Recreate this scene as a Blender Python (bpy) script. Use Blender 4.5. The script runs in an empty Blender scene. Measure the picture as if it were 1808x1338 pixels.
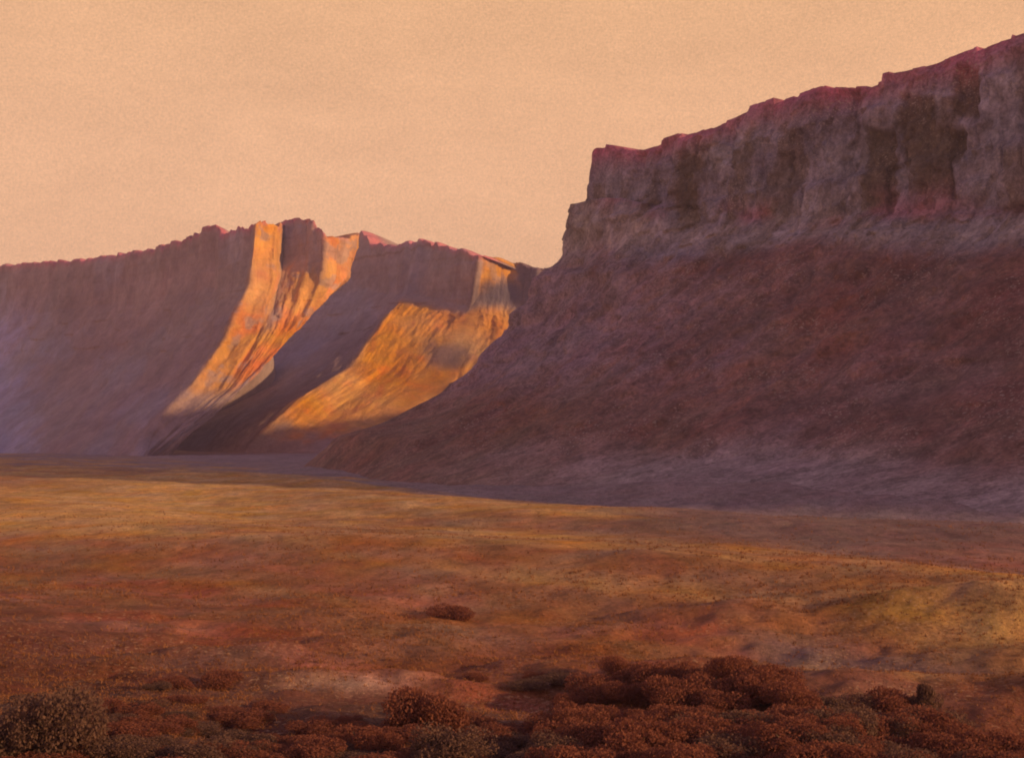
import bpy, math, random
import numpy as np
random.seed(7); np.random.seed(7)
scn = bpy.context.scene
R = math.radians

# ------------------------------------------------------------------ camera
H = 20.0            # eye height over the plain (m)
F = 2484.0          # focal length in photograph pixels (1808 wide)
HOR = 775.0         # row of the horizon in the photograph
cam = bpy.data.objects.new("camera", bpy.data.cameras.new("camera"))
scn.collection.objects.link(cam)
cam.location = (0, 0, H); cam.rotation_euler = (R(90), 0, 0)
cam.data.sensor_width = 36; cam.data.lens = 36*F/1808
cam.data.shift_y = (HOR-669)/1808
cam.data.clip_end = 30000; cam.data.clip_start = 0.5
scn.camera = cam

# ------------------------------------------------------------------ light
SUN_EL = 13.0
SH = np.array([0.90, -0.436]); SH = SH/np.linalg.norm(SH)      # ground direction towards the sun
SUN_AZ = math.degrees(math.atan2(SH[0], SH[1]))                  # clockwise from +Y
world = bpy.data.worlds.new("World"); scn.world = world; world.use_nodes = True
nt = world.node_tree; nt.nodes.clear()
N = nt.nodes.new; L = nt.links.new
out = N('ShaderNodeOutputWorld'); bg = N('ShaderNodeBackground'); L(bg.outputs[0], out.inputs[0])
sky = N('ShaderNodeTexSky'); sky.sky_type = 'NISHITA'; sky.sun_disc = False
sky.sun_elevation = R(SUN_EL); sky.sun_rotation = R(SUN_AZ); sky.dust_density = 4; sky.ozone_density = 3
SKYK = 0.1
tc = N('ShaderNodeTexCoord')
sep = N('ShaderNodeSeparateXYZ'); L(tc.outputs['Generated'], sep.inputs[0])
# dusty dusk air: peach up to about 20 degrees, violet-blue above
ramp = N('ShaderNodeValToRGB'); L(sep.outputs[2], ramp.inputs[0])
e = ramp.color_ramp.elements
e[0].position = 0.0; e[0].color = (10.7, 5.8, 3.2, 1)
e[1].position = 0.34; e[1].color = (9.2, 4.95, 2.3, 1)
for p, c in ((0.10, (10.4, 5.65, 3.0, 1)), (0.2, (9.9, 5.35, 2.75, 1)), (0.55, (3.2, 2.3, 2.9, 1)), (0.8, (1.7, 1.6, 2.9, 1))):
    q = e.new(p); q.color = c
mixn = N('ShaderNodeMix'); mixn.data_type = 'RGBA'; mixn.inputs[0].default_value = 0.12
L(ramp.outputs[0], mixn.inputs[6]); L(sky.outputs[0], mixn.inputs[7])
def wnoise(scale_xyz, scale, detail=2, rough=.5):
    m = N('ShaderNodeMapping'); m.inputs['Scale'].default_value = scale_xyz; L(tc.outputs['Generated'], m.inputs[0])
    n = N('ShaderNodeTexNoise'); n.inputs['Scale'].default_value = scale; n.inputs['Detail'].default_value = detail
    n.inputs['Roughness'].default_value = rough; L(m.outputs[0], n.inputs[0]); return n.outputs[0]
def wmath(op, a, b):
    m = N('ShaderNodeMath'); m.operation = op
    for i, v in enumerate((a, b)):
        if isinstance(v, (int, float)): m.inputs[i].default_value = v
        else: L(v, m.inputs[i])
    return m.outputs[0]
# streaky thin cloud veil and fine mottling
broad = wnoise((1, 1.2, 3.2), 9, 5, .65)
wa = wnoise((1, 1, .55), 900, 2); wb = wnoise((.5, .5, 1), 900, 2)
grain = wmath('ADD', wa, wb)
val = wmath('ADD', wmath('MULTIPLY', wmath('SUBTRACT', broad, .5), .32), wmath('MULTIPLY', wmath('SUBTRACT', grain, 1.0), .34))
val = wmath('ADD', val, 1.0)
hsv = N('ShaderNodeMix'); hsv.data_type = 'RGBA'; hsv.blend_type = 'MULTIPLY'; hsv.inputs[0].default_value = 1
L(mixn.outputs[2], hsv.inputs[6]); L(val, hsv.inputs[7])
L(hsv.outputs[2], bg.inputs[0]); bg.inputs[1].default_value = SKYK

sun = bpy.data.objects.new("sun", bpy.data.lights.new("sun", 'SUN')); scn.collection.objects.link(sun)
sun.data.energy = 4.6; sun.data.angle = R(1.4); sun.data.color = (1.0, 0.62, 0.25)
ce = math.cos(R(SUN_EL)); sdir = (SH[0]*ce, SH[1]*ce, math.sin(R(SUN_EL)))
import mathutils
sun.rotation_euler = mathutils.Vector(sdir).to_track_quat('Z', 'Y').to_euler()
scn.view_settings.view_transform = 'Standard'; scn.view_settings.look = 'None'
scn.view_settings.exposure = 0.0; scn.view_settings.gamma = 1
scn.cycles.filter_width = 1.9
scn.cycles.max_bounces = 4

# ------------------------------------------------------------------ numpy noise
_perm = np.random.RandomState(3).permutation(4096)
def _hash(ix, iy, iz=0):
    return _perm[(_perm[(_perm[ix & 4095] + iy) & 4095] + iz) & 4095] / 4095.0
def vnoise(x, y, z=None):
    x = np.asarray(x, float); y = np.asarray(y, float)
    z = np.zeros_like(x) if z is None else np.asarray(z, float)
    ix, iy, iz = np.floor(x).astype(int), np.floor(y).astype(int), np.floor(z).astype(int)
    fx, fy, fz = x-ix, y-iy, z-iz
    u, v, w = (t*t*t*(t*(t*6-15)+10) for t in (fx, fy, fz))
    def l(a, b, t): return a+(b-a)*t
    r = 0
    c = [[[_hash(ix+i, iy+j, iz+k) for k in (0, 1)] for j in (0, 1)] for i in (0, 1)]
    x0 = l(l(c[0][0][0], c[1][0][0], u), l(c[0][1][0], c[1][1][0], u), v)
    x1 = l(l(c[0][0][1], c[1][0][1], u), l(c[0][1][1], c[1][1][1], u), v)
    return l(x0, x1, w)*2-1
def fbm(x, y, z=None, oct=4, gain=.5):
    s = 0; a = 1; t = 0
    for o in range(oct):
        k = 2.03**o
        s = s + a*vnoise(x*k+17*o, y*k-9*o, None if z is None else z*k+5*o); t += a; a *= gain
    return s/t
def cell2(x, y, seed=0):
    j = np.floor(y).astype(int); i = np.floor(x+_hash(j, j+seed)*7.3).astype(int)
    return _hash(i+seed, j)
def cell(x, seed=0):
    return _hash(np.floor(x).astype(int)+seed, np.zeros_like(np.floor(x).astype(int))+seed)
def sst(a, b, x):
    t = np.clip((x-a)/(b-a), 0, 1); return t*t*(3-2*t)

def W(px, row, d):
    """point seen at photograph pixel (px, row) at depth d (m)"""
    return np.array([(px-904)/F*d, d, H+(HOR-row)/F*d])

# ------------------------------------------------------------------ materials
def links(nt): return nt.nodes.new, nt.links.new
def earth(name, scales, var=.35, fleck=.5, fleck_col=(.62, .5, .42), fleck_scale=1.0, fleck_t=.66, bump=.6, bump_d=1.0, rough=.85, sheen=.15):
    """ground/rock: colour attribute 'soil' broken up by dabs of lighter, darker, redder stone, with canvas glare painted on as pale flecks"""
    m = bpy.data.materials.new(name); m.use_nodes = True
    nt = m.node_tree; N, L = links(nt); b = nt.nodes['Principled BSDF']
    at = N('ShaderNodeAttribute'); at.attribute_name = 'soil'
    geo = N('ShaderNodeTexCoord'); P = geo.outputs['Object']
    def noise(sc, xyz=(1, 1, 1), det=3, rg=.55, dist=0):
        mp = N('ShaderNodeMapping'); mp.inputs['Scale'].default_value = xyz; L(P, mp.inputs[0])
        n = N('ShaderNodeTexNoise'); n.inputs['Scale'].default_value = sc; n.inputs['Detail'].default_value = det
        n.inputs['Roughness'].default_value = rg; n.inputs['Distortion'].default_value = dist
        L(mp.outputs[0], n.inputs[0]); return n
    def math_(op, a, bb, clamp=False):
        x = N('ShaderNodeMath'); x.operation = op; x.use_clamp = clamp
        for i, v in enumerate((a, bb)):
            if isinstance(v, (int, float)): x.inputs[i].default_value = v
            else: L(v, x.inputs[i])
        return x.outputs[0]
    def mr(v, a, bb, c, d):
        x = N('ShaderNodeMapRange'); x.clamp = True
        for i, q in enumerate((a, bb, c, d)): x.inputs[i+1].default_value = q
        L(v, x.inputs[0]); return x.outputs[0]
    col = at.outputs['Color']
    for sc, xyz, amt in scales:
        n = noise(sc, xyz, 4, .6, .6)
        f = mr(n.outputs[0], .3, .7, 1-var*amt, 1+var*amt)
        mx = N('ShaderNodeMix'); mx.data_type = 'RGBA'; mx.blend_type = 'MULTIPLY'; mx.inputs[0].default_value = 1
        L(col, mx.inputs[6]); L(f, mx.inputs[7]); col = mx.outputs[2]
    # hue shift between redder and greyer stone
    n = noise(scales[0][0]*1.7, scales[0][1], 3, .6, 1.0)
    hs = N('ShaderNodeHueSaturation'); L(mr(n.outputs[0], .3, .7, .49, .512), hs.inputs['Hue'])
    n = noise(scales[0][0]*1.1, (1, 1, 1), 2); L(mr(n.outputs[0], .3, .7, .8, 1.1), hs.inputs['Saturation'])
    L(col, hs.inputs['Color']); col = hs.outputs[0]
    # pale flecks painted for canvas glare, gathered in drifts
    if fleck:
        f1 = noise(1.0/fleck_scale, (1, 1, 1.4), 1, .5)
        msk = mr(f1.outputs[0], fleck_t, fleck_t+.07, 0, 1)
        dr = noise(.035/fleck_scale, (1, 1, 2.2), 3, .6)
        msk = math_('MULTIPLY', msk, math_('MULTIPLY', mr(dr.outputs[0], .42, .66, .08, 1.0), fleck))
        mx = N('ShaderNodeMix'); mx.data_type = 'RGBA'; L(msk, mx.inputs[0]); L(col, mx.inputs[6])
        mx.inputs[7].default_value = (*fleck_col, 1); col = mx.outputs[2]
    L(col, b.inputs['Base Color']); b.inputs['Roughness'].default_value = rough
    b.inputs['Specular IOR Level'].default_value = sheen
    nb = noise(scales[-1][0]*2.2, (1, 1, 1), 6, .65)
    bp = N('ShaderNodeBump'); bp.inputs['Strength'].default_value = bump; bp.inputs['Distance'].default_value = bump_d
    L(nb.outputs[0], bp.inputs['Height']); L(bp.outputs[0], b.inputs['Normal'])
    return m

# ------------------------------------------------------------------ mesh helpers
def grid_mesh(name, P, col, mat, smooth=True):
    """P (n,m,3) vertex grid, col (n,m,3) colours"""
    n, m = P.shape[:2]
    me = bpy.data.meshes.new(name)
    idx = np.arange(n*m).reshape(n, m)
    q = np.stack([idx[:-1, :-1], idx[1:, :-1], idx[1:, 1:], idx[:-1, 1:]], -1).reshape(-1, 4)
    me.vertices.add(n*m); me.vertices.foreach_set('co', P.reshape(-1).astype(np.float32))
    me.loops.add(q.size); me.loops.foreach_set('vertex_index', q.reshape(-1).astype(np.int32))
    me.polygons.add(len(q)); me.polygons.foreach_set('loop_start', (np.arange(len(q))*4).astype(np.int32))
    me.polygons.foreach_set('loop_total', np.full(len(q), 4, np.int32))
    me.update(calc_edges=True); me.validate()
    me.polygons.foreach_set('use_smooth', np.full(len(me.polygons), smooth))
    a = me.color_attributes.new('soil', 'FLOAT_COLOR', 'POINT')
    c4 = np.concatenate([np.clip(col, 0, 1), np.ones((n, m, 1))], -1)
    a.data.foreach_set('color', c4.reshape(-1).astype(np.float32))
    me.materials.append(mat)
    o = bpy.data.objects.new(name, me); scn.collection.objects.link(o)
    return o

def loft(stations, ns, nt_, power=None):
    """stations: list of (K,3) polylines going down the slope -> dense (sum ns, nt,3) grid, with arc length s, knot parameter t"""
    S = [np.array(s, float) for s in stations]
    K = len(S[0])
    rows = []; tpar = np.concatenate([np.linspace(k, k+1, nt_[k], endpoint=False) for k in range(K-1)]+[[K-1]])
    res = [np.stack([np.interp(tpar, np.arange(K), s[:, a]) for a in range(3)], -1) for s in S]
    out = []; sid = []
    for i in range(len(res)-1):
        for f in np.linspace(0, 1, ns[i], endpoint=False):
            out.append(res[i]*(1-f)+res[i+1]*f); sid.append(i+f)
    out.append(res[-1]); sid.append(len(res)-1)
    return np.array(out), np.array(sid), tpar

def smooth_axis(P, axis, it, keep=None):
    for _ in range(it):
        Q = P.copy()
        if axis == 0: Q[1:-1] = (P[:-2]+2*P[1:-1]+P[2:])/4
        else: Q[:, 1:-1] = (P[:, :-2]+2*P[:, 1:-1]+P[:, 2:])/4
        P = Q
    return P

def hnormals(P):
    du = np.gradient(P, axis=0); dv = np.gradient(P, axis=1)
    n = np.cross(du, dv); n /= np.linalg.norm(n, axis=-1, keepdims=True)+1e-9
    return n

def mixc(a, b, f):
    return np.asarray(a)*(1-f[..., None])+np.asarray(b)*f[..., None]

# ================================================================== GROUND
def ground_h(x, y):
    x = np.asarray(x, float); y = np.asarray(y, float)
    h = 1.6*fbm(x/90, y/130, oct=3) + .8*fbm(x/20, y/24, oct=3) + (.14+.16*sst(220, 110, y))*fbm(x/4, y/4, oct=4)
    h += 1.3*sst(240, 120, y)*fbm(x/9, y/8, oct=3)
    # long low swells sweeping down to the right
    u = (x*1.0+y)/np.hypot(1.0, 1)
    h += 1.3*np.sin(u/22+1.3*fbm(x/160, y/160, oct=2))*sst(60, 200, y)*(1-sst(600, 1200, y))
    # wash at the mesa's foot
    dist = -.82*(x-261)-.57*(y-717)            # metres out from the mesa rim
    h -= 6.5*np.exp(-((dist-290)/60)**2)*sst(250, 420, y)*sst(1150, 900, y)*sst(-120, 40, x)
    h += 7*np.exp(-((dist-170)/70)**2)*sst(300, 420, y)*sst(1100, 900, y)*sst(-60, 60, x)
    # sunny hummock at the right, gully in front of it, bank with bushes before that
    a = (x-52)*.94+(y-160)*-.34; b = (x-52)*.34+(y-160)*.94
    h += 2.6*np.exp(-(a/22)**2-(b/10)**2)
    b2 = (y-133)+(x-30)*.42
    m = sst(8, 20, x)*sst(120, 90, x)
    h -= 2.2*np.exp(-(b2/8)**2)*m
    h += 1.6*np.exp(-((b2+17)/7)**2)*sst(-5, 15, x)
    # knoll at bottom left
    h += 1.6*np.exp(-((x+32)/14)**2-((y-92)/12)**2)
    h = h*sst(-10, 60, y+np.abs(x)*.3) 
    return h
rowsy = np.concatenate([np.linspace(-80, 55, 20, endpoint=False), 55*(2700/55)**np.linspace(0, 1, 620), np.array([3200, 4000, 6000, 9000, 14000])])
kk = np.concatenate([np.linspace(-1.6, -.42, 50, endpoint=False), np.linspace(-.42, .42, 460), np.linspace(.42, 1.6, 50)[1:]])
YY, KK = np.meshgrid(rowsy, kk, indexing='ij')
XX = KK*(np.abs(YY)+8)+0*YY
XX = np.where(YY < 55, KK*63*(1+(55-YY)/135), XX)
ZZ = ground_h(XX, YY); ZZ[YY > 2700] = 0
PXg = 904+F*XX/np.maximum(YY, 1); ROWg = HOR+F*(H-0)/np.maximum(YY, 1)
# soils: ochre sand on the plain, rust red towards the viewer, dark humus in the nearest hollow, mesa's shadow band painted mauve
w1 = fbm(XX/60, YY/140, oct=4); w2 = fbm((XX*1.0+YY)/26, (XX-YY*1.0)/170, oct=4); w3 = fbm(XX/9, YY/14, oct=4)
ochre = np.array([.47, .235, .07]); rust = np.array([.22, .070, .034]); brown = np.array([.105, .036, .028]); mauve = np.array([.18, .105, .115]); gold = np.array([.64, .35, .10]); dark = np.array([.06, .034, .034])
C = np.broadcast_to(ochre, XX.shape+(3,)).copy()
C = mixc(C, np.array([.32, .12, .05]), sst(-.25, .3, w2)*.85)
C = mixc(C, gold, sst(.05, .6, w1)*.5*sst(200, 330, YY))
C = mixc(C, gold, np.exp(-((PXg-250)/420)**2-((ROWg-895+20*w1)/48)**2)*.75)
# boundary ochre -> rust runs from the left middle down to the right
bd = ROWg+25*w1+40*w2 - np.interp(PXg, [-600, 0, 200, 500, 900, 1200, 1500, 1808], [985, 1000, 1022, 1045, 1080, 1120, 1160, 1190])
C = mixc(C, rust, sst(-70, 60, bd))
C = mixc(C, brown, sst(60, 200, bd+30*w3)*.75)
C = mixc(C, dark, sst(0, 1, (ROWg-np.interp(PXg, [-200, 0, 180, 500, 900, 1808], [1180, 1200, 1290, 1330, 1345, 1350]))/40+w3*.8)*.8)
C = mixc(C, np.array([.42, .12, .075]), sst(.25, .6, w2+.6*w3)*sst(-90, 10, bd)*.5)
# mesa's shade painted as a mauve band by the far foot and wash
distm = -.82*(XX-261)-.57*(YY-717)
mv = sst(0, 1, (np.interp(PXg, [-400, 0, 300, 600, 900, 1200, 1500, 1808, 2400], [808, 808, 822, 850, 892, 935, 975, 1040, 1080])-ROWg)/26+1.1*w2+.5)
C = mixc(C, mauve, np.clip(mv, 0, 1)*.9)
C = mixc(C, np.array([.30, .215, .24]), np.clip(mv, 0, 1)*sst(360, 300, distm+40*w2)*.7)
# reddish apron at the right under the mesa
C = mixc(C, np.array([.36, .12, .085]), np.exp(-((PXg-1780)/300)**2-((ROWg-985+30*w2)/26)**2)*.8)
# sunlight painted gold on the right hummock, gully shade painted grey-mauve in front of it, narrow brown streaks on the plain
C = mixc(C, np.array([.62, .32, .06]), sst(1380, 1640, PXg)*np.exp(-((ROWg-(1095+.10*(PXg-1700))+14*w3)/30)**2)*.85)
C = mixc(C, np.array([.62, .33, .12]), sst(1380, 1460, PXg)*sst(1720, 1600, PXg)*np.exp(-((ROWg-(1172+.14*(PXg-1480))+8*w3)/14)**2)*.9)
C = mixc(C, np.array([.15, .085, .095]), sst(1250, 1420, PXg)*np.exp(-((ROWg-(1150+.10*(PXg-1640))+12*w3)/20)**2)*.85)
for r0, sl, hw, aa in ((930, .10, 9, .5), (968, .12, 10, .55), (1010, .14, 12, .4), (1060, .12, 12, .4)):
    C = mixc(C, np.array([.25, .115, .07]), np.exp(-((ROWg-(r0+sl*(PXg-1100))+22*w2+8*w3)/hw)**2)*sst(300, 700, PXg)*aa)
# pale scraped strip in the foreground
ps = np.exp(-(((XX+13)*.88+(YY-118)*.47)/9)**2-((-(XX+13)*.47+(YY-118)*.88)/2.6)**2)
C = mixc(C, np.array([.55, .36, .28]), np.clip(ps*(.7+1.6*w3), 0, 1)*.55)
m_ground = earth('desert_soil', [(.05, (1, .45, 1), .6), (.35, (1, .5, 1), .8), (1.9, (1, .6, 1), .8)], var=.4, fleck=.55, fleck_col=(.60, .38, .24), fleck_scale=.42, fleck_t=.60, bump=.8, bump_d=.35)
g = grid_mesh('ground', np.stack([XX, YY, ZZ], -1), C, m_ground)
g['kind'] = 'structure'

# ================================================================== NEAR MESA
def mesa_line(px):
    """depth of the straight mesa front for a pixel column"""
    k = (px-904)/F
    # (x,y) on (63,1000)+(198,-283)*t with x = k y
    t = (k*1000-63)/(198+283*k)
    return 1000-283*t
def station_from(xy, outdir, prof, back, zbk):
    xy = np.array(xy); o = np.array(outdir, float); o /= np.linalg.norm(o)
    pts = []
    b = xy+np.array(back)
    pts.append([b[0]+back[0]*.35, b[1]+back[1]*.35, -6]); pts.append([b[0], b[1], zbk])
    for off, z in prof:
        q = xy+o*off; pts.append([q[0], q[1], z])
    return np.array(pts)
noseP = [(0, 225), (3, 207), (4, 188), (8, 178), (14, 188), (19, 174), (23, 152), (34, 139), (43, 134), (56, 101), (80, 74), (112, 50), (145, 33), (180, 22), (214, -6)]
midP = [(0, 222), (5, 205), (8, 190), (10, 175), (14, 156), (22, 146), (32, 139), (40, 131), (52, 118), (72, 98), (98, 78), (130, 55), (162, 36), (205, 14), (262, -6)]
rgtP = [(0, 227), (5, 200), (9, 175), (12, 155), (15, 136), (24, 128), (36, 118), (44, 110), (56, 100), (76, 84), (102, 66), (130, 48), (160, 32), (200, 12), (262, -6)]
def profmix(a, b, f): return [(p[0]*(1-f)+q[0]*f, p[1]*(1-f)+q[1]*f) for p, q in zip(a, b)]
sky_px = [1045, 1050, 1084, 1090, 1130, 1180, 1250, 1300, 1340, 1400, 1450, 1530, 1560, 1640, 1660, 1720, 1808, 1900, 2100, 2400]
sky_rw = [264, 258, 259, 268, 265, 250, 222, 206, 186, 166, 148, 148, 139, 118, 104, 92, 56, 30, 0, -20]
sts = []; ns = []
fn = np.array([-.82, -.57])
# behind the nose, far side first; unseen back extended to shade the far cliffs
for xy, od, pr, bk, n in (((900, 2150), (.1, 1), midP, (60, -190), 50), ((560, 2080), (-.5, .85), midP, (90, -120), 50), ((400, 1900), (-.9, .3), midP, (200, -20), 60), ((210, 1440), (-.95, .2), midP, (200, -20), 60), ((105, 1130), (-1, .1), noseP, (150, -20), 46), ((66, 1030), (-1, -.02), noseP, (150, 20), 30)):
    sts.append(station_from(xy, od, pr, bk, 215)); ns.append(n)
pxs = [1045, 1052, 1070, 1084, 1090, 1130, 1180, 1250, 1300, 1340, 1400, 1450, 1490, 1530, 1560, 1640, 1720, 1808, 1900]
for i, px in enumerate(pxs):
    d = mesa_line(px); x = (px-904)/F*d
    ztop = H+(HOR-np.interp(px, sky_px, sky_rw))/F*d
    if px < 1300: pr = profmix(noseP, midP, sst(1080, 1300, px))
    else: pr = profmix(midP, rgtP, (min(px, 1808)-1300)/508)
    pr = [(pr[0][0], ztop), (pr[1][0], pr[1][1]*.5+ztop*.5-8)]+pr[2:]
    a = sst(1045, 1150, px); od = np.array([-1, -.05])*(1-a)+fn*a
    sts.append(station_from((x, d), od, pr, (150, 110) if px > 1060 else (160, 60), min(ztop, 224)))
    nx = pxs[i+1] if i+1 < len(pxs) else 1960
    ns.append(max(4, int((nx-px)/1.6)))
# beyond the frame the rim, extended for shade, swings away to the right
for xy, od, pr, n in (((400, 505), (-.8, -.6), rgtP, 50), ((510, 350), (-.75, -.65), rgtP, 50), ((660, 270), (-.1, -1), rgtP, 40), ((1000, 330), (.2, -1), rgtP, 1)):
    pr = [(pr[0][0], 236), (pr[1][0], 205)]+pr[2:]
    sts.append(station_from(xy, od, pr, (20, 160), 230)); ns.append(n)
nt_ = [3, 8, 14, 14, 10, 10, 10, 10, 10, 10, 14, 18, 18, 18, 16, 16]
P, sid, tp = loft(sts, ns, nt_)
P = smooth_axis(P, 0, 2); 
K0 = 2   # index of rim knot
T = np.broadcast_to(tp, P.shape[:2])
arc = np.concatenate([[0], np.cumsum(np.linalg.norm(np.diff(P[:, np.argmin(abs(tp-5)), :2], axis=0), axis=1))])
A = np.broadcast_to(arc[:, None], P.shape[:2]); Z = P[..., 2]
n = hnormals(P)
nh = n.copy(); nh[..., 2] = 0; nh /= np.linalg.norm(nh, axis=-1, keepdims=True)+1e-6
cen = np.array([400, 1050, 0]); sgn = np.sign(((P-cen)*nh).sum(-1).mean()); nh *= sgn; n = n*sgn
cliff = sst(K0, K0+.4, T)*sst(K0+7.2, K0+5.2, T)
low = sst(K0+4, K0+8, T)*sst(K0+14, K0+12.5, T)
wav = 6*fbm(Z/40, A/60, oct=2)
wx = 5*fbm(A/14, Z/14, oct=3); wz = 6*fbm(A/20, Z/20, oct=3, z=Z*0+4)
blocks = (cell2((A+wx)/15, (Z+wz)/34, 3)-.5)*6+(cell((A+wav*.6+wx)/37, 9)-.5)*6+(cell2((A+wx)/6.5, (Z+wz)/12, 21)-.5)*4
strata = (cell((Z+2*fbm(A/50, Z/30, oct=2))/9, 5)-.5)*3.0
disp = cliff*(blocks+strata+3.5*fbm(A/16, Z/18, oct=5, gain=.6))
gul = np.abs(fbm(A/34, Z/190, oct=3))*-1
disp += low*(gul*16+5+8*fbm(A/26, Z/20, oct=5, gain=.6)+2*fbm(A/5, Z/5, oct=3))
noseq = sst(1030, 980, P[..., 1])*sst(960, 1000, P[..., 1])*sst(110, 60, P[..., 0])
disp *= (1-.93*sst(K0+8, K0+1, T)*sst(1100, 960, P[..., 1])*sst(100, 55, P[..., 0]+0*T))
PX0 = 904+F*P[..., 0]/P[..., 1]; RW0 = HOR-F*(P[..., 2]-H)/P[..., 1]; rec = 0*T
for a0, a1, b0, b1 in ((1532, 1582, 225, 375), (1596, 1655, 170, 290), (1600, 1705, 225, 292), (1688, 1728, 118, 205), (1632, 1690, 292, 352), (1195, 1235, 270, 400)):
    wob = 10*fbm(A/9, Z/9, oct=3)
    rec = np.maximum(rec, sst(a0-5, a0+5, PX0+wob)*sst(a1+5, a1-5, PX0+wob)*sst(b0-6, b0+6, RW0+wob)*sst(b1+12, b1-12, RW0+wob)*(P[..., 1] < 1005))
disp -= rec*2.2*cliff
P = P+nh*disp[..., None]
# broken rim
P[..., 2] += np.exp(-((T-K0)/.6)**2)*(2.6*(cell(A/21, 31)-.5)*2+1.6*(cell(A/8, 37)-.5)+1.6*fbm(A/30, A*0, oct=5))
# ledge rubble
P[..., 2] += sst(K0+3.8, K0+5, T)*sst(K0+12, K0+8, T)*1.5*fbm(P[..., 0]/7, P[..., 1]/7, Z/7, oct=3)
# colours
s1 = fbm((A+wav)/18, Z/48, oct=4)+.5*(cell2((A+wx)/15, (Z+wz)/34, 3)-.5); s2 = fbm(A/60, Z/26, oct=4); s3 = fbm(A/12, Z/12, oct=4)
grey = np.array([.235, .20, .285]); slate = np.array([.27, .25, .36]); dbrown = np.array([.16, .115, .10]); mag = np.array([.44, .11, .20]); red = np.array([.225, .108, .103]); pale = np.array([.46, .37, .40]); rustc = np.array([.26, .115, .10])
C = np.broadcast_to(grey, P.shape).copy()
C = mixc(C, slate, sst(-.1, .5, s2)*.8)
C = mixc(C, dbrown, sst(.16, .5, s1+.25*s3)*.7)
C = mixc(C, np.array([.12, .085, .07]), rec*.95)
C = mixc(C, mag, np.exp(-((T-(K0-.1))/.75)**2)*.85)
C = mixc(C, mag, np.exp(-((T-(K0+3.9+.5*s2))/.6)**2)*sst(-.2, .4, s2)*.55)
C = mixc(C, pale, np.exp(-((T-(K0+5.6+1.0*s2))/1.0)**2)*.6)
tal = sst(K0+5.8, K0+7.6, T+1.3*s2)
C = mixc(C, red, tal)
C = mixc(C, np.array([.27, .15, .17]), tal*sst(.0, .5, s2+.5*s3)*.55)
C = mixc(C, rustc, tal*sst(.1, .6, -s2+.6*s3)*.7)
C = mixc(C, np.array([.33, .24, .33]), tal*sst(150, 10, P[..., 0]+60*s3)*sst(K0+12.5, K0+10, T)*.7)
C = mixc(C, np.array([.25, .12, .085]), sst(K0+10, K0+12, T+s3)*sst(120, 0, P[..., 0])*.7)
C = mixc(C, np.array([.40, .33, .38]), sst(K0+12.2, K0+13.6, T+.8*s2)*sst(-60, 60, P[..., 0])*.6)
m_mesa = earth('mesa_rock', [(.018, (1, 1, 1.3), .6), (.09, (1, 1, .9), .9), (.45, (1, 1, 1), .9)], var=.42, fleck=.5, fleck_col=(.55, .46, .46), fleck_scale=1.5, fleck_t=.60, bump=.7, bump_d=2.0)
o = grid_mesh('mesa', P, C, m_mesa); o['kind'] = 'structure'

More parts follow.
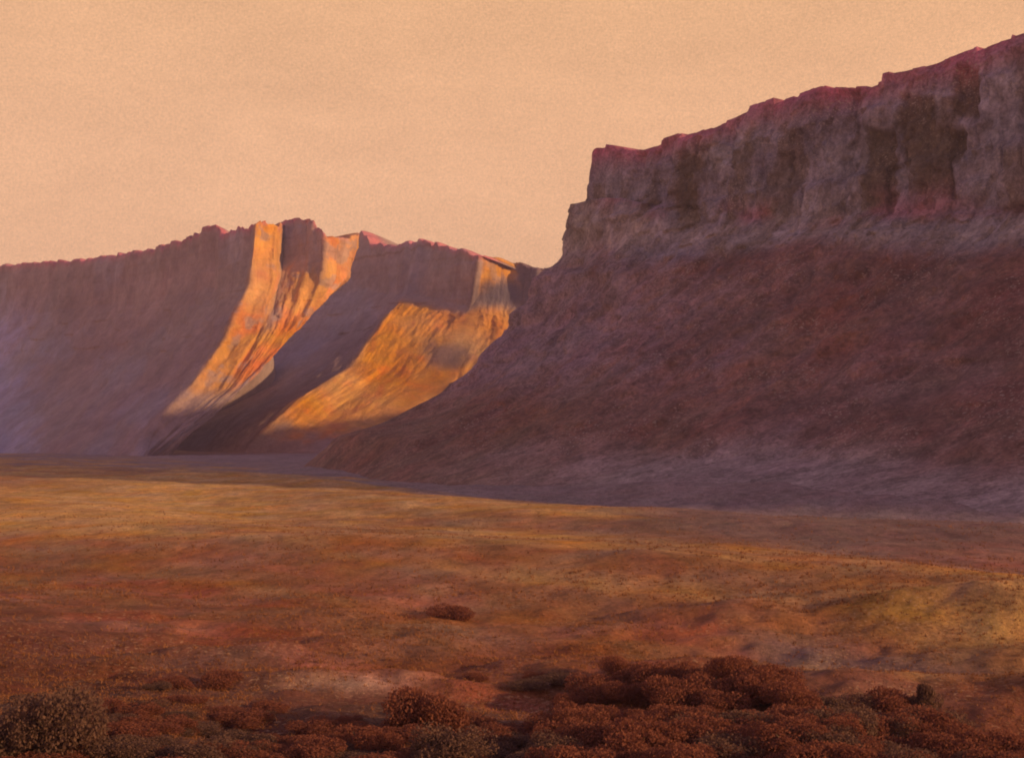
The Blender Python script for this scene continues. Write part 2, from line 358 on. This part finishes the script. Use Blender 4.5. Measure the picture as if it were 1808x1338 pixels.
# ================================================================== FAR CLIFFS
def net(lines, back):
    sts = []
    for ln in lines:
        pts = [W(*p) for p in ln]
        pts[-1][2] = -6
        b1 = pts[0]+np.array([back[0], back[1], -8. if len(back) > 2 else -55.])
        sh = np.array([back[0]*.6, back[1]*.6])
        if len(back) > 2:      # the end of the wall turns round on itself
            f = float(sst(300, 500, ln[0][0])); b1 = b1*(1-f)+np.array([back[2], back[3], pts[0][2]-8])*f
            sh = sh*(1-f)+np.array([-150, 40])*f
        b2 = b1+np.array([sh[0], sh[1], 0]); b2[2] = -6
        sts.append(np.array([b2, b1]+pts))
    return sts
def rock_wall(name, lines, back, sunf, step=1.7, k=1.0):
    """a cliff wall with its talus, lofted between spur crests and gully floors; sunf says where sunlight is painted in as ochre"""
    ns = [int(np.clip((lines[i+1][0][0]-lines[i][0][0])/step, 4, 110)) for i in range(len(lines)-1)]
    P, sid, tp = loft(net(lines, back), ns, [3, 6, 55, 50, 50, 40, 34])
    P = smooth_axis(P, 1, 4); P = smooth_axis(P, 0, 1)
    T = np.broadcast_to(tp, P.shape[:2]); Z = P[..., 2]
    SI = np.broadcast_to(sid[:, None], P.shape[:2])
    nrm = hnormals(P); s = np.sign(-nrm[..., 1].mean()); nrm *= s
    nh = nrm.copy(); nh[..., 2] = 0; nh /= np.linalg.norm(nh, axis=-1, keepdims=True)+1e-6
    arc = np.concatenate([[0], np.cumsum(np.linalg.norm(np.diff(P[:, 10, :2], axis=0), axis=1))])
    A = np.broadcast_to(arc[:, None], P.shape[:2])
    cl = sst(1.9, 2.2, T)*sst(3.6, 2.7, T); up = sst(1.9, 2.3, T)
    wv = 8*fbm(Z/60, A/90, oct=2)
    d = cl*((cell((A+wv)/24, 13)-.5)*7+(cell((A+wv)/61, 4)-.5)*8+4*fbm(A/22, Z/60, oct=4)+(cell((Z+4*fbm(A/80, Z/50))/15, 6)-.5)*4)
    d += up*(1-cl)*(7*fbm(A/50, Z/60, oct=5, gain=.6)+3*fbm(A/14, Z/16, oct=4, gain=.6)+(cell2((A+wv)/30, (Z+wv)/24, 8)-.5)*5*sst(5.2, 3.6, T))
    P = P+nh*(d*k)[..., None]
    P[..., 2] += np.exp(-((T-2)/.35)**2)*(6*(cell(A/13, 41)-.5)+4*fbm(A/9, A*0, oct=3))*k
    s1 = fbm(A/26, Z/110, oct=4); s2 = fbm(A/110, Z/60, oct=4); s3 = fbm(P[..., 0]/22, Z/22, P[..., 1]/40, oct=4)
    C = np.broadcast_to(np.array([.335, .225, .24]), P.shape).copy()
    C = mixc(C, np.array([.33, .27, .36]), sst(-.1, .5, s2)*.7)
    C = mixc(C, np.array([.24, .14, .15]), sst(.15, .5, s1+.3*s3)*.5*(.4+.6*cl))
    C = mixc(C, np.array([.56, .12, .20]), np.exp(-((T-2.0)/.10)**2)*sst(1.88, 1.99, T)*.85)
    C = mixc(C, np.array([.36, .36, .62]), sst(120, -40, 904+F*P[..., 0]/P[..., 1]+60*s3)*sst(2.4, 3.2, T)*.75)  # atmospheric blue painted into the far left rock
    if name == 'far_cliffs':   # shade painted as dark blobs between the sunlit gold spots
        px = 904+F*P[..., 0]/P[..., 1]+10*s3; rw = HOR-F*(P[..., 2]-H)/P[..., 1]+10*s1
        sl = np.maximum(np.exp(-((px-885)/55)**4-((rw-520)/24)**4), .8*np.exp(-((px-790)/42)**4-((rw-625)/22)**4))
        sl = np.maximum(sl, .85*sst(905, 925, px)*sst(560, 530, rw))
    else: sl = 0*T
    f, f2 = sunf(SI, T, s1, s2, s3)
    C = mixc(C, np.array([.56, .235, .018]), np.clip(f, 0, 1)); C = mixc(C, np.array([.55, .13, .025]), np.clip(f2, 0, 1))  # low sun's orange painted over the rock colour
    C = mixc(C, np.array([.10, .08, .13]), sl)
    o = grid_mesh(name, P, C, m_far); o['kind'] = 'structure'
butte = [
 [(-420, 480, 3300), (-440, 560, 3260), (-480, 640, 3200), (-520, 700, 3100), (-600, 750, 3000), (-640, 796, 2900)],
 [(-60, 474, 2780), (-75, 560, 2740), (-110, 640, 2660), (-150, 700, 2560), (-200, 750, 2460), (-240, 798, 2360)],
 [(45, 461, 2600), (30, 560, 2560), (-5, 640, 2480), (-45, 700, 2390), (-85, 750, 2290), (-125, 797, 2190)],
 [(130, 456, 2470), (115, 545, 2440), (80, 625, 2360), (40, 693, 2270), (0, 747, 2180), (-45, 797, 2090)],
 [(190, 448, 2380), (180, 540, 2350), (145, 620, 2270), (100, 690, 2180), (60, 745, 2090), (10, 797, 2000)],
 [(262, 438, 2260), (250, 540, 2230), (215, 620, 2150), (170, 690, 2070), (125, 745, 1990), (80, 797, 1900)],
 [(322, 422, 2170), (315, 520, 2140), (282, 600, 2070), (232, 680, 1990), (178, 745, 1910), (133, 798, 1820)],
 [(365, 393, 2105), (358, 510, 2080), (330, 590, 2010), (276, 672, 1935), (212, 745, 1860), (163, 798, 1775)],
 [(386, 390, 2070), (379, 510, 2045), (352, 590, 1980), (298, 672, 1905), (232, 745, 1830), (180, 798, 1750)],
 [(396, 409, 2055), (388, 510, 2030), (360, 590, 1965), (306, 672, 1890), (240, 745, 1815), (187, 798, 1738)],
 [(430, 399, 1990), (422, 505, 1968), (382, 592, 1915), (326, 676, 1852), (268, 740, 1785), (218, 799, 1705)],
 [(452, 393, 1950), (440, 500, 1930), (398, 595, 1885), (338, 680, 1830), (284, 735, 1765), (235, 800, 1690)],   # crest
 [(470, 384, 1968), (462, 500, 1946), (422, 600, 1895), (356, 690, 1836), (296, 742, 1770), (243, 800, 1695)],
 [(492, 396, 1985), (486, 490, 1960), (455, 590, 1903), (388, 690, 1840), (318, 745, 1775), (248, 800, 1700)],   # chute
 [(500, 390, 2120), (496, 478, 2020), (470, 580, 1910), (404, 685, 1842), (328, 745, 1778), (252, 800, 1703)],
 [(528, 384, 2080), (524, 474, 2005), (492, 580, 1914), (420, 680, 1845), (340, 745, 1780), (256, 800, 1706)],
 [(550, 386, 2040), (545, 478, 1992), (510, 575, 1920), (432, 675, 1850), (350, 742, 1785), (260, 800, 1710)],
 [(562, 396, 2018), (556, 490, 1985), (520, 575, 1924), (440, 672, 1853), (356, 742, 1788), (264, 800, 1713)],
 [(576, 414, 1992), (568, 500, 1978), (530, 575, 1930), (448, 668, 1858), (362, 740, 1792), (268, 800, 1716)],   # dark fin crest
 [(600, 416, 2045), (590, 495, 2020), (540, 566, 1942), (456, 655, 1866), (372, 738, 1798), (274, 800, 1722)],
 [(622, 414, 2075), (606, 490, 2045), (546, 556, 1960), (462, 640, 1880), (376, 722, 1812), (282, 800, 1732)],
 [(636, 409, 2110), (618, 490, 2080), (554, 545, 2010), (470, 628, 1930), (384, 712, 1850), (292, 800, 1765)],
 [(630, 420, 2190), (608, 500, 2160), (530, 566, 2090), (425, 650, 2010), (335, 735, 1930), (265, 800, 1850)],
 [(590, 440, 2330), (555, 510, 2310), (470, 590, 2270), (370, 670, 2200), (300, 745, 2120), (240, 800, 2040)],
]
spur = [
 [(430, 470, 3150), (420, 540, 3100), (380, 620, 3000), (300, 700, 2850), (220, 755, 2700), (170, 797, 2550)],
 [(520, 450, 2990), (505, 530, 2940), (450, 610, 2840), (360, 695, 2690), (280, 750, 2540), (230, 797, 2400)],
 [(600, 435, 2850), (590, 520, 2790), (545, 600, 2690), (450, 685, 2540), (360, 747, 2400), (300, 797, 2270)],
 [(634, 404, 2790), (626, 515, 2730), (580, 597, 2630), (490, 680, 2480), (400, 745, 2340), (340, 797, 2210)],
 [(644, 410, 2775), (636, 515, 2715), (592, 597, 2612), (500, 680, 2462), (408, 745, 2325), (348, 797, 2195)],
 [(656, 428, 2750), (650, 512, 2700), (610, 592, 2590), (518, 678, 2440), (422, 743, 2310), (358, 797, 2180)],
 [(700, 427, 2680), (690, 520, 2610), (650, 582, 2510), (556, 668, 2380), (452, 735, 2250), (386, 797, 2130)],
 [(740, 420, 2610), (718, 515, 2550), (688, 548, 2500), (622, 645, 2370), (520, 708, 2230), (420, 798, 2090)],   # crest of the spur
 [(790, 431, 2530), (775, 528, 2520), (745, 560, 2495), (680, 655, 2380), (575, 735, 2240), (480, 798, 2080)],
 [(846, 447, 2440), (832, 542, 2480), (805, 572, 2480), (750, 660, 2370), (665, 742, 2230), (580, 799, 2060)],
 [(858, 451, 2460), (850, 515, 2480), (842, 578, 2475), (800, 665, 2360), (730, 745, 2220), (660, 799, 2040)],
 [(905, 462, 2540), (896, 520, 2500), (890, 588, 2470), (850, 670, 2350), (790, 745, 2200), (740, 799, 2020)],
 [(950, 470, 2490), (945, 540, 2475), (940, 600, 2500), (920, 670, 2410), (870, 745, 2250), (830, 799, 2050)],
 [(1100, 500, 2860), (1100, 560, 2800), (1100, 620, 2740), (1100, 670, 2600), (1100, 745, 2420), (1100, 800, 2200)],
 [(1300, 540, 3200), (1300, 580, 3150), (1300, 640, 3100), (1300, 690, 3000), (1300, 745, 2850), (1300, 797, 2600)],
]
m_far = earth('far_rock', [(.006, (1, 1, 1.4), .6), (.03, (1, 1, .7), .8), (.13, (1, 1, .8), .6)], var=.25, fleck=.14, fleck_col=(.62, .46, .38), fleck_scale=4.0, fleck_t=.63, bump=.5, bump_d=4.0)
def sunlit_butte(SI, T, s1, s2, s3):  # sunlit chutes painted ochre, gaps left for the shaded dome and fin
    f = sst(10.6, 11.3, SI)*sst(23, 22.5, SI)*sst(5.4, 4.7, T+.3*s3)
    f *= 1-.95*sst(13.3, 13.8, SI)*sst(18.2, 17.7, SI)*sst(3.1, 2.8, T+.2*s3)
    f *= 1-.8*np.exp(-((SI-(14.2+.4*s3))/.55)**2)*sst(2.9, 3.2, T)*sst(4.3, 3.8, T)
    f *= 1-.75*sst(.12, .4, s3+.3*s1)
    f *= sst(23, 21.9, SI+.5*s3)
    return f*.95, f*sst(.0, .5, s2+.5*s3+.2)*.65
def sunlit_spur(SI, T, s1, s2, s3):  # sunlit fan and notch, put into the colour as ochre
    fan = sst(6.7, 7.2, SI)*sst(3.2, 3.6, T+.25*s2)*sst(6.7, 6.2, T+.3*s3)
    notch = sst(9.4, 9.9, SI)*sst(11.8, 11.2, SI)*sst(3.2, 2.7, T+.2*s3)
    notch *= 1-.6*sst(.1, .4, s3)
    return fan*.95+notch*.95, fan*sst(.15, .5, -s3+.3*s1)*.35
rock_wall('far_cliffs', spur, (200, 260), sunlit_spur)
rock_wall('butte', butte, (60, 330, -490, 2420), sunlit_butte)

# ================================================================== BUSHES
def leaf_mat(name, c1, c2):
    m = bpy.data.materials.new(name); m.use_nodes = True
    nt = m.node_tree; N, L = links(nt); b = nt.nodes['Principled BSDF']
    g = N('ShaderNodeNewGeometry'); r = N('ShaderNodeValToRGB')
    r.color_ramp.elements[0].color = (*c1, 1); r.color_ramp.elements[1].color = (*c2, 1)
    L(g.outputs['Random Per Island'], r.inputs[0]); L(r.outputs[0], b.inputs['Base Color'])
    if 'leaves' in name:
        tr = N('ShaderNodeBsdfTranslucent'); mx = N('ShaderNodeMixShader'); mx.inputs[0].default_value = .45
        L(r.outputs[0], tr.inputs[0]); L(b.outputs[0], mx.inputs[1]); L(tr.outputs[0], mx.inputs[2]); L(mx.outputs[0], nt.nodes['Material Output'].inputs[0])
    b.inputs['Roughness'].default_value = .8; b.inputs['Specular IOR Level'].default_value = .15
    return m
m_rust = leaf_mat('rust_leaves', (.22, .078, .056), (.27, .096, .068))
m_dark = leaf_mat('dark_leaves', (.15, .08, .068), (.20, .11, .09))
m_ochre = leaf_mat('ochre_leaves', (.22, .10, .035), (.34, .16, .055))
m_wood = leaf_mat('grey_wood', (.10, .07, .055), (.16, .11, .085))
def quads_mesh(name, V, mat):
    """V (n,k,3): n separate k-gons"""
    n, k = V.shape[:2]
    me = bpy.data.meshes.new(name)
    me.vertices.add(n*k); me.vertices.foreach_set('co', V.reshape(-1).astype(np.float32))
    me.loops.add(n*k); me.loops.foreach_set('vertex_index', np.arange(n*k, dtype=np.int32))
    me.polygons.add(n); me.polygons.foreach_set('loop_start', (np.arange(n)*k).astype(np.int32)); me.polygons.foreach_set('loop_total', np.full(n, k, np.int32))
    me.update(calc_edges=True); me.materials.append(mat)
    return me
def foliage_mesh(name, seed, mat, nl=9000, hgt=.62, spiky=False, leaf=.024):
    rs = np.random.RandomState(seed)
    lobes = [(rs.uniform(-.55, .55), rs.uniform(-.5, .5), rs.uniform(.2, .55)*hgt/.62, rs.uniform(.26, .46)) for _ in range(9)]
    lobes.append((0, 0, .36, .5))
    pts = []
    for i in range(nl):
        l = lobes[rs.randint(len(lobes))]
        v = rs.normal(size=3); v /= np.linalg.norm(v); r = l[3]*(rs.uniform(.45, 1.08)**.6)
        p = np.array([l[0], l[1], l[2]])+v*r*np.array([1, 1, .8])
        if p[2] < 0: p[2] = rs.uniform(0, .15)
        pts.append(p)
    pts = np.array(pts)
    a = rs.normal(size=(nl, 3)); a[:, 2] = np.abs(a[:, 2])+(1.5 if spiky else .4); a /= np.linalg.norm(a, axis=1, keepdims=True)
    b = np.cross(a, rs.normal(size=(nl, 3))); b /= np.linalg.norm(b, axis=1, keepdims=True)
    s = (leaf*rs.uniform(.6, 1.5, nl))[:, None]
    V = np.stack([pts-b*s*.6, pts-a*s*.3+b*s*.5, pts+b*s*.55+a*s*1.0, pts+a*s*(2.2 if spiky else 1.5), pts-b*s*.5+a*s*.8], 1)
    return quads_mesh(name, V, mat)
def stems_mesh(name, seed):
    rs = np.random.RandomState(seed); Q = []
    for i in range(9):
        az = rs.uniform(0, 6.28); ln = rs.uniform(.4, .75); p = np.array([0, 0, -.05]); dirn = np.array([math.cos(az)*.7, math.sin(az)*.7, .8])
        r = .035
        for k in range(4):
            q = p+dirn*ln/4+rs.normal(size=3)*.03; r2 = r*.75
            for j in range(5):
                a0, a1 = j*1.2566, (j+1)*1.2566
                c = lambda o, rr, a: o+np.array([math.cos(a)*rr, math.sin(a)*rr, 0])
                Q.append([c(p, r, a0), c(p, r, a1), c(q, r2, a1), c(q, r2, a0)])
            p = q; r = r2; dirn = dirn+rs.normal(size=3)*.15
    return quads_mesh(name, np.array(Q), m_wood)
F_ME = {}
for kind, mat in (('rust', m_rust), ('dark', m_dark), ('ochre', m_ochre)):
    F_ME[kind] = [foliage_mesh(kind+'_foliage', 11*i+ord(kind[0]), mat) for i in range(3)]
F_ME['spiky'] = [foliage_mesh('spiky_foliage', 5, m_dark, 3000, .9, True, .045)]
S_ME = [stems_mesh('stems', i) for i in range(2)]
def ground_at(px, row):
    """where the sight line through (px,row) meets the ground"""
    lo = None
    k = (px-904)/F; m = (HOR-row)/F
    ys = 55*(900/55)**np.linspace(0, 1, 900)
    hh = H+m*ys-ground_h(k*ys, ys)
    i = np.argmax(hh < 0)
    return k*ys[i], ys[i]
def bush(px, row, wpx, kind, label, group=None, hs=1.0, at=None):
    x, y = ground_at(px, row) if at is None else at
    w = wpx/F*y/2/.85
    o = bpy.data.objects.new('bush', None); scn.collection.objects.link(o); o.empty_display_size = .3
    o.location = (x, y, float(ground_h(x, y))-.05*w); o.rotation_euler = (0, 0, random.uniform(0, 6.28))
    o.scale = (w, w, w*hs)
    o['label'] = label; o['category'] = 'bush'
    if group: o['group'] = group
    for nm, me in (('foliage', random.choice(F_ME[kind])), ('stem', random.choice(S_ME))):
        c = bpy.data.objects.new(nm, me); scn.collection.objects.link(c); c.parent = o
    return o
big = [
 (92, 1325, 185, 'dark', 'large dark grey-brown bush at the left edge of the bottom left corner', 1.3),
 (15, 1338, 150, 'dark', 'dark bush cut by the left edge at the very bottom corner', 1.1),
 (205, 1345, 130, 'dark', 'low dark bush just right of the large grey-brown corner bush', .7),
 (350, 1350, 150, 'dark', 'low dark mauve-brown bush at the bottom edge left of centre', .6),
 (765, 1300, 160, 'rust', 'broad rounded red-brown bush right of the pale scraped earth', 1.15),
 (800, 1352, 170, 'dark', 'grey-brown bush with pale twigs at the bottom edge near the centre', .9),
 (975, 1350, 130, 'dark', 'dark brown bush at the bottom edge right of centre', .9),
 (655, 1335, 120, 'rust', 'red-brown bush below the pale scraped earth', 1.0),
 (1098, 1200, 75, 'rust', 'small round dark red bush at the left end of the bank', 1.1),
 (1290, 1215, 110, 'rust', 'domed red bush with a pale gold rim on the bank', 1.2),
 (1365, 1215, 95, 'rust', 'second domed red bush on the bank, right of the tallest dome', 1.1),
 (1210, 1215, 105, 'rust', 'wide red-brown bush on the bank left of the domed bushes', 1.0),
 (1568, 1265, 120, 'rust', 'broad dark red bush in the middle of the bank below the sand gap', 1.0),
 (1635, 1258, 55, 'spiky', 'pointed dark bush at the right end of the bank', 1.5),
 (1605, 1285, 60, 'dark', 'small dark bush under the pointed one on the bank', 1.0),
 (800, 1090, 105, 'rust', 'lone low rust bush in the middle of the plain', .5),
]
for px, row, w, k, lb, hs in big: bush(px, row, w, k, lb, hs=hs)
GB = 'red-brown bushes crowding the right foreground bank'
rs = random.Random(4)
def scatter(n, box, wr, kinds, label, group, test=lambda px, r: True, hs=(.6, 1.0)):
    k = 0; tries = 0
    while k < n and tries < n*30:
        tries += 1
        px = rs.uniform(box[0], box[2]); r = rs.uniform(box[1], box[3])
        if not test(px, r): continue
        d = F*H/(r-HOR)
        kd = rs.choice(kinds)
        bush(px, r, rs.uniform(*wr)*(r-HOR)/450, kd, label.replace('red-brown', 'dark grey-brown') if kd == 'dark' else label, group, rs.uniform(*hs)); k += 1
bank = lambda px: float(np.interp(px, [1000, 1080, 1200, 1400, 1500, 1600, 1700, 1850], [1260, 1215, 1210, 1225, 1245, 1275, 1320, 1360]))
scatter(120, (980, 1200, 1840, 1390), (60, 140), ('rust', 'rust', 'rust', 'rust', 'dark'), 'red-brown bush in the crowded thicket on the right foreground bank', GB, lambda px, r: r > bank(px)+5 and not (px > 1650 and r < 1300))
scatter(150, (-30, 1150, 1000, 1400), (45, 120), ('rust', 'rust', 'rust', 'dark'), 'low red-brown bush scattered over the rusty left foreground', 'low bushes scattered over the rusty foreground', lambda px, r: not (490 < px < 700 and 1160 < r < 1260) and fbm(px/150, r/70, oct=2)+(r-1230)/150 > -.05, (.35, .6))

# ================================================================== GRASS
def tufts(n, seed):
    r = np.random.RandomState(seed)
    row = 860+(1420-860)*r.uniform(0, 1, n)**.6; px = r.uniform(-120, 1930, n)
    y = F*H/(row-HOR)*(1+.04*r.normal(size=n)); x = (px-904)/F*y
    keep = fbm(x/12, y/18, oct=3)+.35*r.normal(size=n) > -.05; x, y = x[keep], y[keep]; n = len(x)
    z = ground_h(x, y)-.02
    k = 5; x = np.repeat(x, k)+r.normal(size=n*k)*.10; y = np.repeat(y, k)+r.normal(size=n*k)*.1; z = np.repeat(z, k)
    sc = np.repeat(r.uniform(.6, 1.3, n)*np.clip(y[::k]/120, .8, 1.7), k)
    az = r.uniform(0, 6.28, n*k); w = .035*sc; h = r.uniform(.12, .27, n*k)*sc; ln = r.normal(size=(n*k, 2))*.14*sc[:, None]
    b = np.stack([x, y, z], -1); s = np.stack([np.cos(az)*w, np.sin(az)*w, 0*w], -1)
    t = b+np.stack([ln[:, 0], ln[:, 1], h], -1)
    return np.stack([b-s, b+s, t], 1)
m_grass = leaf_mat('dry_grass', (.17, .06, .03), (.29, .125, .055))
o = bpy.data.objects.new('dry_grass', quads_mesh('dry_grass', tufts(60000, 2), m_grass)); scn.collection.objects.link(o); o['kind'] = 'stuff'
o['label'] = 'short dry rust and straw coloured grass over the plain'

# ================================================================== HAZE
me = bpy.data.meshes.new('haze')
x0, x1, y0, y1, z0, z1 = -9000, 9000, -150, 5200, -30, 520
vs = [(x, y, z) for x in (x0, x1) for y in (y0, y1) for z in (z0, z1)]
me.from_pydata(vs, [], [(0, 1, 3, 2), (4, 6, 7, 5), (0, 4, 5, 1), (2, 3, 7, 6), (0, 2, 6, 4), (1, 5, 7, 3)])
hz = bpy.data.objects.new('haze', me); scn.collection.objects.link(hz); hz['kind'] = 'stuff'
m = bpy.data.materials.new('haze'); m.use_nodes = True; nt = m.node_tree
nt.nodes.remove(nt.nodes['Principled BSDF'])
v = nt.nodes.new('ShaderNodeVolumePrincipled'); v.inputs['Color'].default_value = (.70, .60, 1.0, 1); v.inputs['Density'].default_value = 0.00008
nt.links.new(v.outputs[0], nt.nodes['Material Output'].inputs['Volume']); me.materials.append(m)
